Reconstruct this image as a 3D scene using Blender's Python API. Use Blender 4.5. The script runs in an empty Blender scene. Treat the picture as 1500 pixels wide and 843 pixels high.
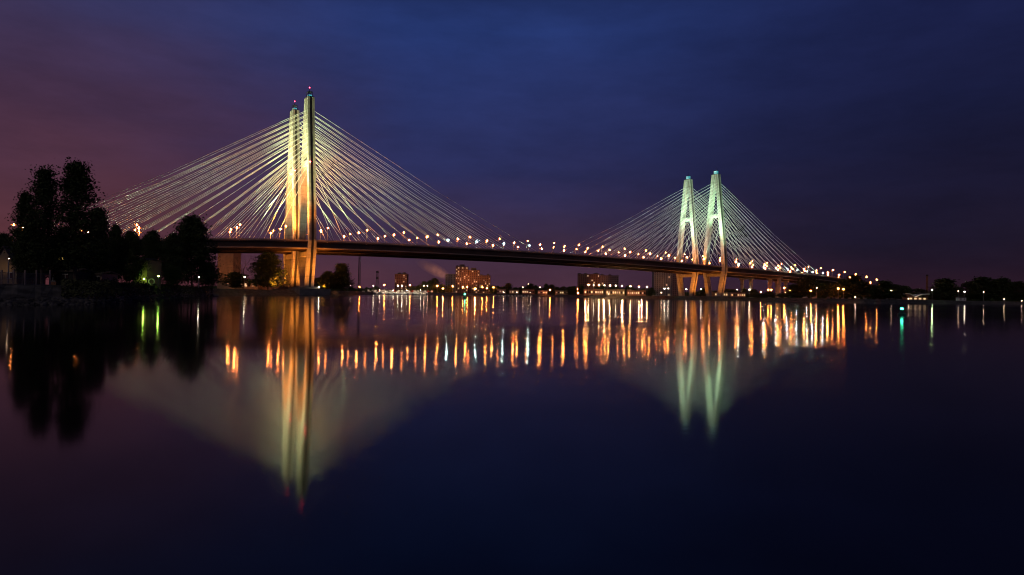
import bpy, bmesh, math, random
from mathutils import Vector, Matrix, noise
random.seed(11)
R = math.radians
scene = bpy.context.scene
COL = scene.collection

# ------------------------------------------------------------------ camera maths
F = 907.0; CAMH = 2.5; SL = 0.0155
def hor(px): return 431.5 + (px - 750) * SL
def gx(px, d): return (px - 750) / F * d                     # x of a photo column at depth d
def gh(px, y, d): return CAMH + (hor(px) - y) / F * d         # height above the water
U = Vector((.8278, .5610, 0)); N = Vector((-.5610, .8278, 0)) # along / across the bridges (N points away)
P1 = Vector((-127.2, 382.0, 0)); SPAN = 391.6; GAP = 34.0

# ------------------------------------------------------------------ helpers
class MB:
    def __init__(s): s.v = []; s.f = []; s.m = []
    def add(s, vs, fs, mi=0):
        o = len(s.v); s.v += [tuple(v) for v in vs]; s.f += [tuple(i + o for i in f) for f in fs]; s.m += [mi] * len(fs)
    def box(s, x0, x1, y0, y1, z0, z1, mi=0, M=None):
        vs = [Vector(p) for p in ((x0,y0,z0),(x1,y0,z0),(x1,y1,z0),(x0,y1,z0),(x0,y0,z1),(x1,y0,z1),(x1,y1,z1),(x0,y1,z1))]
        if M: vs = [M @ v for v in vs]
        s.add(vs, [(0,3,2,1),(4,5,6,7),(0,1,5,4),(1,2,6,5),(2,3,7,6),(3,0,4,7)], mi)
    def tube(s, pts, rs, n=6, mi=0, caps=True):
        pts = [Vector(p) for p in pts]
        if not hasattr(rs, '__len__'): rs = [rs] * len(pts)
        vs = []; fs = []
        for i, p in enumerate(pts):
            a = pts[max(0, i-1)]; b = pts[min(len(pts)-1, i+1)]
            t = (b - a).normalized(); q = Vector((0,0,1)) if abs(t.z) < .9 else Vector((1,0,0))
            e1 = t.cross(q).normalized(); e2 = t.cross(e1)
            for k in range(n):
                an = 2*math.pi*k/n; vs.append(p + (e1*math.cos(an) + e2*math.sin(an))*rs[i])
        for i in range(len(pts)-1):
            for k in range(n):
                a = i*n+k; b = i*n+(k+1) % n; fs.append((a, b, b+n, a+n))
        if caps: fs += [tuple(range(n-1,-1,-1)), tuple(range((len(pts)-1)*n, len(pts)*n))]
        s.add(vs, fs, mi)
    def ball(s, c, rx, ry, rz, n=10, m=6, mi=0):
        vs = [(c[0], c[1], c[2]-rz)]; fs = []
        for j in range(1, m):
            a = -math.pi/2 + math.pi*j/m
            for k in range(n):
                b = 2*math.pi*k/n
                vs.append((c[0]+rx*math.cos(a)*math.cos(b), c[1]+ry*math.cos(a)*math.sin(b), c[2]+rz*math.sin(a)))
        vs.append((c[0], c[1], c[2]+rz)); L = len(vs)-1
        for k in range(n):
            fs.append((0, 1+(k+1) % n, 1+k)); fs.append((L, L-n+k, L-n+(k+1) % n))
        for j in range(m-2):
            for k in range(n):
                a = 1+j*n+k; b = 1+j*n+(k+1) % n; fs.append((a, b, b+n, a+n))
        s.add(vs, fs, mi)
    def mesh(s, name, mats, smooth=False):
        me = bpy.data.meshes.new(name); me.from_pydata(s.v, [], s.f)
        for m in (mats if isinstance(mats, (list, tuple)) else [mats]): me.materials.append(m)
        if any(s.m):
            me.polygons.foreach_set('material_index', s.m)
        if smooth: me.polygons.foreach_set('use_smooth', [True]*len(s.f))
        me.update(); return me
    def build(s, name, mats, parent=None, smooth=False):
        return link(name, s.mesh(name, mats, smooth), parent)
def link(name, me, parent=None):
    o = bpy.data.objects.new(name, me); COL.objects.link(o)
    if parent: o.parent = parent
    return o
def empty(name, loc=(0,0,0), rz=0):
    o = bpy.data.objects.new(name, None); COL.objects.link(o); o.location = loc; o.rotation_euler = (0,0,rz)
    o.empty_display_size = .5; return o
def tag(o, label=None, cat=None, group=None, kind=None):
    if label: o['label'] = label
    if cat: o['category'] = cat
    if group: o['group'] = group
    if kind: o['kind'] = kind
    return o
KIDS = {}
def copy_tree(o, parent=None):
    c = o.copy(); COL.objects.link(c)
    if parent: c.parent = parent
    for ch in o.children: copy_tree(ch, c)
    return c
ORD = ['zeroth','first','second','third','fourth','fifth','sixth','seventh','eighth','ninth','tenth','eleventh','twelfth','thirteenth',
 'fourteenth','fifteenth','sixteenth','seventeenth','eighteenth','nineteenth','twentieth','twenty-first','twenty-second','twenty-third',
 'twenty-fourth','twenty-fifth','twenty-sixth','twenty-seventh','twenty-eighth','twenty-ninth','thirtieth','thirty-first','thirty-second',
 'thirty-third','thirty-fourth','thirty-fifth','thirty-sixth','thirty-seventh','thirty-eighth','thirty-ninth','fortieth']

# ------------------------------------------------------------------ materials
def mat(name, col, rough=.8, var=.25, scale=.4, spec=.3, metal=0, bump=0):
    m = bpy.data.materials.new(name); m.use_nodes = True; nt = m.node_tree; b = nt.nodes['Principled BSDF']
    b.inputs['Roughness'].default_value = rough; b.inputs['Specular IOR Level'].default_value = spec
    b.inputs['Metallic'].default_value = metal
    tc = nt.nodes.new('ShaderNodeTexCoord'); n = nt.nodes.new('ShaderNodeTexNoise')
    n.inputs['Scale'].default_value = scale; n.inputs['Detail'].default_value = 6
    nt.links.new(tc.outputs['Object'], n.inputs['Vector'])
    r = nt.nodes.new('ShaderNodeValToRGB')
    r.color_ramp.elements[0].position = .3; r.color_ramp.elements[1].position = .7
    r.color_ramp.elements[0].color = (*[c*(1-var) for c in col], 1); r.color_ramp.elements[1].color = (*[min(1, c*(1+var)) for c in col], 1)
    nt.links.new(n.outputs['Fac'], r.inputs['Fac']); nt.links.new(r.outputs['Color'], b.inputs['Base Color'])
    if bump:
        bp = nt.nodes.new('ShaderNodeBump'); bp.inputs['Strength'].default_value = bump; bp.inputs['Distance'].default_value = .3
        nt.links.new(n.outputs['Fac'], bp.inputs['Height']); nt.links.new(bp.outputs['Normal'], b.inputs['Normal'])
    return m
def emis(name, col, strength):
    m = bpy.data.materials.new(name); m.use_nodes = True; b = m.node_tree.nodes['Principled BSDF']
    b.inputs['Base Color'].default_value = (.8,.8,.8,1)
    b.inputs['Emission Color'].default_value = (*col, 1); b.inputs['Emission Strength'].default_value = strength
    return m
M = {}
def concrete(name, col, panel):
    m = mat(name, col, .85, .18, .35, bump=.15); nt = m.node_tree; b = nt.nodes['Principled BSDF']
    tc = [n for n in nt.nodes if n.type == 'TEX_COORD'][0]
    st = nt.nodes.new('ShaderNodeTexNoise'); mp = nt.nodes.new('ShaderNodeMapping'); mp.inputs['Scale'].default_value = (1.1, 1.1, .03)
    nt.links.new(tc.outputs['Object'], mp.inputs['Vector']); nt.links.new(mp.outputs['Vector'], st.inputs['Vector']); st.inputs['Scale'].default_value = 1.0
    w = nt.nodes.new('ShaderNodeTexWave'); w.bands_direction = 'Z'; w.inputs['Scale'].default_value = panel; w.inputs['Detail'].default_value = 0
    nt.links.new(tc.outputs['Object'], w.inputs['Vector'])
    mr = nt.nodes.new('ShaderNodeMapRange'); mr.inputs['From Min'].default_value = 0; mr.inputs['From Max'].default_value = .06
    mr.inputs['To Min'].default_value = .82; mr.inputs['To Max'].default_value = 1
    nt.links.new(w.outputs['Color'], mr.inputs['Value'])
    m2 = nt.nodes.new('ShaderNodeMapRange'); m2.inputs['From Min'].default_value = .35; m2.inputs['From Max'].default_value = .65
    m2.inputs['To Min'].default_value = .88; m2.inputs['To Max'].default_value = 1.08
    nt.links.new(st.outputs['Fac'], m2.inputs['Value'])
    mu = nt.nodes.new('ShaderNodeMath'); mu.operation = 'MULTIPLY'; nt.links.new(mr.outputs[0], mu.inputs[0]); nt.links.new(m2.outputs[0], mu.inputs[1])
    mx = nt.nodes.new('ShaderNodeMix'); mx.data_type = 'RGBA'; mx.blend_type = 'MULTIPLY'; mx.inputs['Factor'].default_value = 1
    src = b.inputs['Base Color'].links[0].from_socket
    nt.links.new(src, mx.inputs['A']); nt.links.new(mu.outputs[0], mx.inputs['B']); nt.links.new(mx.outputs['Result'], b.inputs['Base Color'])
    return m
M['concrete'] = concrete('pylon_concrete', (.40,.385,.36), .055)
M['channel'] = mat('channel_recess_shade', (.05,.05,.055), .6, .2, .5)  # recess shade put into the colour of the channel strip
M['footing'] = mat('footing_concrete', (.2,.19,.18), .9, .3, .3)
M['girder'] = mat('girder_brown_steel', (.10,.065,.05), .6, .25, .1)
M['flange'] = mat('girder_flange', (.42,.34,.28), .7, .25, .15)
M['asphalt'] = mat('asphalt', (.05,.05,.05), .9, .2, 1.)
M['steel'] = mat('galvanised_steel', (.30,.29,.28), .5, .2, 1., metal=.2)
M['cable'] = mat('white_stay_cable', (.82,.84,.82), .45, .05, .2)
M['dark'] = mat('dark_paint', (.04,.04,.045), .7, .2, 1.)
M['bark'] = mat('bark', (.10,.08,.06), .95, .4, 2.)
M['birch'] = mat('birch_bark', (.42,.40,.36), .9, .5, 1.5)
def leafmat(name, a, b_):
    m = bpy.data.materials.new(name); m.use_nodes = True; nt = m.node_tree; b = nt.nodes['Principled BSDF']
    tc = nt.nodes.new('ShaderNodeTexCoord'); n = nt.nodes.new('ShaderNodeTexNoise'); n.inputs['Scale'].default_value = 6; n.inputs['Detail'].default_value = 4
    nt.links.new(tc.outputs['Object'], n.inputs['Vector'])
    r = nt.nodes.new('ShaderNodeValToRGB'); r.color_ramp.elements[0].position = .35; r.color_ramp.elements[1].position = .65
    r.color_ramp.elements[0].color = (*a,1); r.color_ramp.elements[1].color = (*b_,1)
    nt.links.new(n.outputs['Fac'], r.inputs['Fac']); nt.links.new(r.outputs['Color'], b.inputs['Base Color'])
    b.inputs['Roughness'].default_value = .75; b.inputs['Specular IOR Level'].default_value = .2
    return m
M['leaf'] = leafmat('leaves', (.035,.055,.02), (.08,.11,.04))
M['leaf2'] = leafmat('leaves_olive', (.05,.06,.025), (.10,.11,.05))
M['bank'] = mat('riprap_bank', (.10,.095,.09), .95, .6, .5, bump=.6)
M['white'] = mat('white_paint', (.78,.78,.76), .5, .08, 1.)
M['brick'] = mat('red_brick', (.30,.15,.10), .9, .25, .6)
M['ochre'] = mat('ochre_render', (.38,.28,.18), .9, .2, .3)
M['grey'] = mat('grey_render', (.26,.26,.27), .9, .2, .2)
M['pink'] = mat('pink_render', (.36,.24,.22), .9, .2, .2)
M['roof'] = mat('roof_sheet', (.12,.10,.09), .7, .2, .4)
M['glass'] = mat('dark_window_glass', (.02,.022,.03), .15, .1, 1., spec=.6)
M['red'] = mat('red_paint', (.4,.05,.04), .5, .1, 1.)
M['navy'] = mat('dark_blue_paint', (.03,.05,.12), .4, .1, 1.)
M['buoy'] = mat('green_buoy_paint', (.03,.16,.12), .5, .2, 2.)
ORANGE = (1., .23, .045)
M['sodium'] = emis('sodium_lamp', ORANGE, 1250)
M['sodium_dim'] = emis('sodium_lamp_soft', (1., .26, .06), 330)
M['cool'] = emis('cool_white_lamp', (.62, 1., .93), 700)
M['warmwhite'] = emis('warm_white_lamp', (1., .58, .24), 200)
M['green_l'] = emis('lime_lamp', (.55, 1., .12), 70)
M['glow_orange'] = emis('orange_halo_glow', (1., .24, .035), 1.6); M['glow_cool'] = emis('cool_halo_glow', (.45, .9, 1.), 1.2)  # emission imitating the halo around a lamp core, not a real shade
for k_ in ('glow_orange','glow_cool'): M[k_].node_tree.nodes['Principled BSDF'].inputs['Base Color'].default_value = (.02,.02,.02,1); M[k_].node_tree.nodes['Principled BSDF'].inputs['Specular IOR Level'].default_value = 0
M['far_orange'] = emis('far_sodium_lamp', (1., .22, .035), 380)
M['far_star'] = emis('far_bright_sodium_lamp', (1., .26, .05), 1100)
M['far_white'] = emis('far_white_lamp', (1., .82, .58), 50)
M['far_small'] = emis('far_small_lamp', (1., .66, .42), 35)
M['red_l'] = emis('red_beacon', (1., .03, .06), 30)
M['teal_l'] = emis('teal_lantern', (.02, .42, .50), .8)
M['buoy_l'] = emis('green_buoy_lamp', (.05, 1., .5), 25)
M['win'] = emis('lit_window', (1., .6, .28), .9)
M['win2'] = emis('lit_window_dim', (1., .42, .18), .25)
M['marina_l'] = emis('cabin_light', (1., .75, .5), 8)

# ground material: grass and bare earth
M['ground'] = mat('dark_grass_ground', (.06,.06,.035), .95, .5, .05, bump=.3)

# water
m = bpy.data.materials.new('river_water'); m.use_nodes = True; nt = m.node_tree; b = nt.nodes['Principled BSDF']
b.inputs['Base Color'].default_value = (.0015,.002,.004,1); b.inputs['IOR'].default_value = 1.255
tc = nt.nodes.new('ShaderNodeTexCoord')
def tex(scale, sx, sy, det=3):
    mp = nt.nodes.new('ShaderNodeMapping'); mp.inputs['Scale'].default_value = (sx, sy, 1)
    n = nt.nodes.new('ShaderNodeTexNoise'); n.inputs['Scale'].default_value = scale; n.inputs['Detail'].default_value = det
    nt.links.new(tc.outputs['Object'], mp.inputs['Vector']); nt.links.new(mp.outputs['Vector'], n.inputs['Vector']); return n
n1 = tex(.012, .35, 1.6, 5)                      # ruffled and calm patches
mr = nt.nodes.new('ShaderNodeMapRange'); mr.inputs['From Min'].default_value = .42; mr.inputs['From Max'].default_value = .58
mr.inputs['To Min'].default_value = .068; mr.inputs['To Max'].default_value = .09
nt.links.new(n1.outputs['Fac'], mr.inputs['Value']); nt.links.new(mr.outputs[0], b.inputs['Roughness'])
n2 = tex(.9, .6, 1.5, 4)
bp = nt.nodes.new('ShaderNodeBump'); bp.inputs['Strength'].default_value = .04; bp.inputs['Distance'].default_value = .012
nt.links.new(n2.outputs['Fac'], bp.inputs['Height'])
n4 = tex(1.6, 1.0, 3.4, 2); bp4 = nt.nodes.new('ShaderNodeBump'); bp4.inputs['Distance'].default_value = .022
pt = tex(.03, .5, 1.3, 3); pm = nt.nodes.new('ShaderNodeMapRange'); pm.inputs['From Min'].default_value = .42; pm.inputs['From Max'].default_value = .66; pm.inputs['To Min'].default_value = .0; pm.inputs['To Max'].default_value = .22
nt.links.new(pt.outputs['Fac'], pm.inputs['Value']); nt.links.new(pm.outputs[0], bp4.inputs['Strength'])
nt.links.new(n4.outputs['Fac'], bp4.inputs['Height']); nt.links.new(bp.outputs['Normal'], bp4.inputs['Normal']); nt.links.new(bp4.outputs['Normal'], b.inputs['Normal'])
M['water'] = m

# ------------------------------------------------------------------ water and land
w = MB()
w.add([(-7000,-600,0),(7000,-600,0),(7000,7000,0),(-7000,7000,0)], [(0,1,2,3)])
tag(w.build('river_water', M['water']), kind='structure')
shore = [(-900,60),(-500,70),(-250,78),(-100,80),(0,82),(60,86),(130,92),(170,106),(210,128),(250,158),(285,190),(303,205),(312,240),(330,300),
 (360,335),(400,355),(450,362),(495,368),(512,420),(530,640),(560,740),(640,790),(720,800),(800,790),(840,690),(900,620),(960,588),
 (1000,572),(1080,560),(1120,520),(1160,470),(1210,440),(1290,430),(1340,470),(1400,520),(1500,560),(1700,560),(2100,540),(2600,520)]
pts = []
for (a, da), (c, dc) in zip(shore, shore[1:]):
    k = max(1, int(abs(c-a)/8))
    for i in range(k): t = i/k; pts.append((a+(c-a)*t, da+(dc-da)*t))
pts.append(shore[-1])
def land_h(px): return 2.75 if px < 300 else 3.0
rows = []
for px, d in pts:
    j = noise.noise(Vector((px*.05, 1.3, 0)))*(.012*d)
    d2 = d + j
    sw = 9 if px < 300 else 13
    row = []
    for dd, z in ((-4,-1.6),(0,-.02),(sw*.45,1.05),(sw*.5,1.12),(sw,land_h(px)),(sw+6,land_h(px)+.1),(sw+60,3.1),(sw+500,3.2),(5200,3.3)):
        jj = noise.noise(Vector((px*.3, dd*.2, 0)))*.25 if 0 < z < 2.9 else 0
        row.append((gx(px, d2+dd), d2+dd, z+jj))
    rows.append(row)
g = MB(); nr = len(rows[0]); vs = [p for r in rows for p in r]; fs = []; mi = []
g.v = vs
for i in range(len(rows)-1):
    for j in range(nr-1):
        a = i*nr+j; g.f.append((a, a+nr, a+nr+1, a+1)); g.m.append(1 if j < 4 else 0)
tag(g.build('ground', [M['ground'], M['bank']]), kind='structure')

# loose stones along the near bank
st = MB()
for i in range(700):
    px = random.uniform(-60, 312); k = [p for p in pts if p[0] <= px][-1]
    d = k[1] + random.uniform(-.5, 4); z = max(-.1, (d-k[1])*.23); s = random.uniform(.12,.42)
    st.ball((gx(px,d), d, z), s, s*random.uniform(.6,1.2), s*.6, 6, 4)
tag(st.build('riprap_stones', M['bank']), 'dark rubble stones scattered along the near left waterline', 'stones', kind='stuff')

# ------------------------------------------------------------------ bridge
HP = [(-420,12.5),(-300,15.5),(-200,20),(-140,23.5),(-93,27.),(-54,30.3),(0,32.7),(95,33.9),(191,34.2),(290,33.4),(391,31.6),(470,30.4),(556,28.4),(601,26.3),(640,23.5),(680,19.5),(730,14.5),(800,9),(900,5)]
def deckz(s):
    for i in range(len(HP)-1):
        if HP[i][0] <= s <= HP[i+1][0]:
            p0 = HP[max(0,i-1)]; p1 = HP[i]; p2 = HP[i+1]; p3 = HP[min(len(HP)-1,i+2)]
            t = (s-p1[0])/(p2[0]-p1[0]); h = p2[0]-p1[0]
            m1 = (p2[1]-p0[1])/(p2[0]-p0[0])*h; m2 = (p3[1]-p1[1])/(p3[0]-p1[0])*h
            return (2*t**3-3*t*t+1)*p1[1]+(t**3-2*t*t+t)*m1+(-2*t**3+3*t*t)*p2[1]+(t**3-t*t)*m2
    return HP[0][1] if s < HP[0][0] else HP[-1][1]
def bp_(s, t, z, t0=0.):                     # bridge coordinates (along, across) -> world
    v = P1 + U*s + N*(t + t0); return Vector((v.x, v.y, z))
DW = 9.7
S0, S1 = -400, 860
def sweep(name, prof, m, parent, t0, step=6, mi=None, s0=S0, s1=S1, dz=0):
    mb = MB(); k = int((s1-s0)/step)+1; n = len(prof)
    for i in range(k+1):
        s = s0 + (s1-s0)*i/k; z = deckz(s) + dz
        for (t, h) in prof: mb.v.append(tuple(bp_(s, t, z+h, t0)))
    for i in range(k):
        for j in range(n):
            a = i*n+j; b2 = i*n+(j+1) % n; mb.f.append((a, b2, b2+n, a+n)); mb.m.append(mi[j] if mi else 0)
    mb.f += [tuple(range(n)), tuple(range(k*n+n-1, k*n-1, -1))]; mb.m += [0, 0]
    return mb.build(name, m, parent)

def leg_path(sign):
    return [(0,5.8),(14,8.2),(28,10.7),(33,11.2),(56,9.2),(80,6.5),(100,4.3),(113,2.9),(122,2.1)]
def pylon(bridge, s, t0, water_side):
    mb = MB(); ch = MB()
    for sg in (-1, 1):
        path = leg_path(sg); prof_n = 0; rings = []
        for (z, wv) in path:
            a2 = 2.1 + (.25 if z < 30 else 0); b2 = 1.95 - .4*max(0,z-60)/62
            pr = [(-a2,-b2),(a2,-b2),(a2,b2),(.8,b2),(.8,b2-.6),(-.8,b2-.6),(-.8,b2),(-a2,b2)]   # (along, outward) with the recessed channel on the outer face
            rings.append([bp_(s+a, sg*(wv+b), z, t0) for a, b in pr])
        n = 8; o = len(mb.v)
        for r in rings: mb.v += [tuple(p) for p in r]
        for i in range(len(rings)-1):
            for k in range(n):
                a = o+i*n+k; b = o+i*n+(k+1) % n
                f = (a, b, b+n, a+n); mb.f.append(f if sg > 0 else f[::-1]); mb.m.append(0)
        mb.f.append(tuple(o+(len(rings)-1)*n+k for k in range(n))); mb.m.append(0)
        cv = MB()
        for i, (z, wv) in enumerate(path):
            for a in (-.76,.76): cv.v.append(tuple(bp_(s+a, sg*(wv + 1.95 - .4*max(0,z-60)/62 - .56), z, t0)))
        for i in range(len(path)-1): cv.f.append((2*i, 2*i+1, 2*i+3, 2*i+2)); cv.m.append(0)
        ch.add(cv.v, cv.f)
    ang = math.atan2(U.y, U.x)
    def X(z): return Matrix.Translation(bp_(s, 0, z, t0)) @ Matrix.Rotation(ang, 4, 'Z')
    # crossbeams, infill wall between the upper legs, deck corbels
    mb.box(-1.7,1.7,-5.6,5.6,-1.6,1.6, M=X(81.5))
    mb.box(-1.9,1.9,-9.6,9.6,-1.5,1.2, M=X(deckz(s)-7.3))
    mb.box(-.9,.9,-1.2,1.2,-8,7.5, M=X(114))
    py = mb.build('pylon', M['concrete'], bridge)
    ch.build('channel_shade_strip', M['channel'], py)  # dark strip laid in the leg recess to stand in for its shade
    ft = MB(); ft.box(-9,9,-20,14,-3,2.6 if water_side else 4.0, M=X(0)); ft.box(-5.2,5.2,-12,12,0,1.2, M=X(2.6 if water_side else 4.0))
    ft.build('footing', M['footing'], py)
    # head house with teal lantern, mast and beacon
    cap = MB(); cap.box(-1.8,1.8,-3.2,3.2,0,.5, M=X(122)); cap.box(-1.25,1.25,-2.1,2.1,2.9,3.2, M=X(122.5))
    for a in (-1.2,1.2):
        for b in (-2,2): cap.box(a-.12,a+.12,b-.12,b+.12,.0,2.9, M=X(122.5))
    cap.build('head_house', M['dark'], py)
    ln = MB(); ln.box(-1.0,1.0,-1.8,1.8,0,2.9 if water_side else 1.1, M=X(122.6)); ln.build('lantern', M['teal_l'], py)
    ms = MB(); ms.tube([bp_(s,0,125.6,t0), bp_(s,0,128.2,t0)], [.18,.1], 6); ms.build('mast', M['dark'], py)
    bc = MB(); bc.ball(tuple(bp_(s,0,128.5,t0)), .28,.28,.28, 8,5); bc.build('beacon', M['dark'] if water_side else M['red_l'], py)
    return py
def wz(z):
    p = leg_path(1)
    for (a, wa), (b, wb) in zip(p, p[1:]):
        if a <= z <= b: return wa+(wb-wa)*(z-a)/(b-a)
def stays(py, s, t0):
    for sg in (-1, 1):
        for d in (-1, 1):
            for k in range(14):
                sd = s + d*(21 + k*(11.6 if not (s == 0 and d < 0) else 9.7)); za = 77 + k*2.78 + (.5 if k > 8 else 0)
                a = bp_(sd, sg*(DW-.35), deckz(sd)+.1, t0); b = bp_(s + d*1.7, sg*(wz(za)+.9), za, t0)
                mb = MB(); mb.tube([a, a.lerp(b,.5)+Vector((0,0,-(a-b).length**2*6e-5)), b], CR, 5, caps=False)
                mb.build('stay_cable', M['cable'], py)
CR = .095
def bridge(t0, label):
    root = empty('cable_stayed_bridge', bp_(0, 0, 0, t0)*1.0); root.location = (0,0,0)
    tag(root, label, 'bridge')
    prof = [(-DW-.3,-.05),(-DW-.3,-.75),(-DW+.25,-.95),(-DW+.25,-3.7),(-DW-1.1,-3.85),(-DW-1.1,-4.4),(-DW+.9,-4.6),(-DW+.9,-5.3),(-DW+3,-5.3),(-DW+3.2,-2.2)]
    mi = [0,0,0,1,1,1,0,0,0,0]
    right = [(-t, h) for t, h in prof][::-1]
    full = prof + right
    mif = mi[:9] + [0] + [0,0,0,0,1,1,1,0,0,0]
    sweep('girder', full, [M['girder'], M['flange']], root, t0, mi=mif)
    sweep('roadway', [(-8.9,.02),(-8.9,-.03),(8.9,-.03),(8.9,.02)], M['asphalt'], root, t0)
    for sg in (-1, 1):
        e = sg*(DW+.05); mb = MB(); s = S0
        sweep('parapet_kerb', sorted([(e-.2,.0)])*1 + [(e-.2,.75),(e+.2,.75),(e+.2,.0)], M['flange'], root, t0)
        k = 0
        while s < S1-6:
            for h in (.62,.9,1.2):
                mb.tube([bp_(s,e,deckz(s)+h,t0), bp_(s+6,e,deckz(s+6)+h,t0)], .05, 4, caps=False)
            for q in range(3):
                a = s+q*2; mb.tube([bp_(a,e,deckz(a)+.3,t0), bp_(a,e,deckz(a)+1.2,t0)], .05, 4, caps=False)
            s += 6
        mb.build('railing', M['steel'], root)
    ang = math.atan2(U.y, U.x)
    for s in (-360,-300,-238,-174,490,556,618,668,720):
        z = deckz(s)-5.35
        if z < 3: continue
        mb = MB(); T = Matrix.Translation(bp_(s,0,0,t0)) @ Matrix.Rotation(ang,4,'Z')
        mb.box(-1.3,1.3,-9,9, z-1.8, z, M=T)
        for b in (-5.5,5.5): mb.box(-1.1,1.1,b-1.6,b+1.6,-1,z-1.8, M=T)
        mb.build('pier', M['concrete'], root)
    for s, ws in ((0,False),(SPAN,True)):
        py = pylon(root, s, t0, ws); stays(py, s, t0)
        for zz in (() if ws else (81.,)):
            for sg in (-1,1):
                mb = MB(); mb.ball(tuple(bp_(s-1.2, sg*(wz(zz)+2.15), zz, t0)), .38,.38,.38, 8,5); mb.build('beacon', M['red_l'], py)
    return root
front = bridge(0, 'nearer cable-stayed bridge whose pylons stand taller and right of the parallel twin')
back = bridge(GAP, 'farther parallel cable-stayed bridge whose pylons show left of the nearer pair')

# ------------------------------------------------------------------ lamps on the bridges
def make_lamp(name, hm, glow, H=9.6, r=.46, arm=1.4, cat='street lamp', base=True, up=False):
    root = empty(name)
    p = MB(); p.tube([(0,0,0),(0,0,H*.5),(0,0,H-.4)], [.16,.13,.09], 8)
    if arm: p.tube([(0,0,H-.45),(0,-arm*.4,H-.05),(0,-arm,H+.1)], [.08,.07,.06], 6)
    p.build('pole', M['steel'], root)
    h = MB(); h.box(-.26,.26,-arm-.62,-arm+.35,H+.22,H+.42); h.box(-.2,.2,-arm-.5,-arm+.25,H+.42,H+.5); hd = h.build('lamp_housing', M['dark'], root)
    g2 = MB(); g2.ball((0,-arm-.12,H-.5), r*.8,r*.8,r*.95, 8,5); g2.build('lamp_globe', hm, root)
    halo = MB(); halo.ball((0,-arm-.12,H-.5), r*2.5,r*2.5,r*.62, 14,6); halo.build('lamp_halo_disc', glow, root)  # oversized glowing disc standing in for the lamp's bloom
    if base:
        q = MB(); q.box(-.3,.3,-.3,.3,0,.25); q.build('base', M['steel'], root)
    return root
lamps = {}
lamp_list = []
def lname(s):
    return None
rows_ = [('front','near',0,-1),('front','far',0,1),('back','near',GAP,-1),('back','far',GAP,1)]
STEP = 25.0
ang = math.atan2(U.y, U.x)
for (bn, en, t0, sg) in rows_:
    ss = []
    s = 11.5 - STEP*11
    while s < 760: ss.append(s); s += STEP
    edge = 'river-side' if en == 'near' else 'inner' if bn == 'front' else 'rear'
    if bn == 'back' and en == 'near': edge = 'inner'
    bw = 'nearer bridge' if bn == 'front' else 'farther bridge'
    seq = []
    for s in ss:
        off = {('front','near'):-2,('front','far'):0,('back','near'):-1,('back','far'):2}[(bn,en)]
        sv = s + off
        P = bp_(sv, sg*(DW+.55), 0, t0)
        px = 750 + P.x/P.y*F
        if px < 18 or px > 1300: continue
        if abs(sv) < 4 or abs(sv-SPAN) < 4: sv += 6
        cool = (bn == 'back' and en == 'near' and 105 < sv < 205) or (bn == 'back' and 400 < sv < 470 and en == 'near')
        seq.append((sv, cool))
    for i, (sv, cool) in enumerate(seq):
        if sv < 0: n_ = len([q for q in seq if sv <= q[0] < 0]); pos = ORD[n_] + ' left of the left pylons'
        elif sv < SPAN/2: n_ = len([q for q in seq if 0 <= q[0] <= sv]); pos = ORD[n_] + ' right of the left pylons'
        elif sv < SPAN: n_ = len([q for q in seq if sv <= q[0] < SPAN]); pos = ORD[n_] + ' left of the right pylons'
        else: n_ = len([q for q in seq if SPAN <= q[0] <= sv]); pos = ORD[n_] + ' right of the right pylons'
        hot = en == 'far'
        key = ('cool' if cool else 'sodium' if hot else 'sodium_dim')
        sz = 'l' if sv > 560 else 'n'
        # arm towards the roadway: local -y must point inward -> near edge lamps reach +N
        rz = ang + (math.pi if sg < 0 else 0)
        if (key, sz) not in lamps:
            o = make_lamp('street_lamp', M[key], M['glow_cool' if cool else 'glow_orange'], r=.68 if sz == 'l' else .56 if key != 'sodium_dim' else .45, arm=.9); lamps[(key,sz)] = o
        else: o = copy_tree(lamps[(key,sz)])
        # pole bracketed outside the railing
        P = bp_(sv, sg*(DW+.62), deckz(sv)-.7, t0); o.location = P; o.rotation_euler = (0,0,rz)
        if en == 'near': o.rotation_euler = (0,0,ang)     # heads reach outward a little over the river edge
        colr = 'cool white' if cool else 'orange'
        tag(o, f'{colr} street lamp, {pos}, {edge} edge of {bw}', 'street lamp', 'street lamps along the bridge decks')
# cool floodlights on short posts along the near edge, right of the right pylon
def make_flood():
    root = empty('floodlight')
    p = MB(); p.tube([(0,0,0),(0,0,3.4)], .12, 8); p.box(-.5,.5,-.12,.12,3.4,3.55); p.build('post', M['steel'], root)
    h = MB(); h.box(-.55,.55,-.1,.35,3.55,4.25); hd = h.build('lamp_housing', M['dark'], root)
    l = MB(); l.ball((0,-.18,3.9), .34,.2,.26, 8,5); l.build('lens', M['cool'], root); return root
fl = None
for i, px in enumerate((1105,1123,1140,1154,1169,1177,1192)):
    r = (px-750)/F; s = (r*P1.y - P1.x)/(U.x - r*U.y); P = bp_(s, -(DW+.62), deckz(s)-.4)
    o = make_flood() if fl is None else copy_tree(fl); fl = fl or o
    o.location = P; o.rotation_euler = (0,0,ang)
    tag(o, f'{ORD[i+1]} cool white floodlight, counted from the right pylons, low on nearer deck edge', 'floodlight', 'cool floodlights on the bridge deck')

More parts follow.
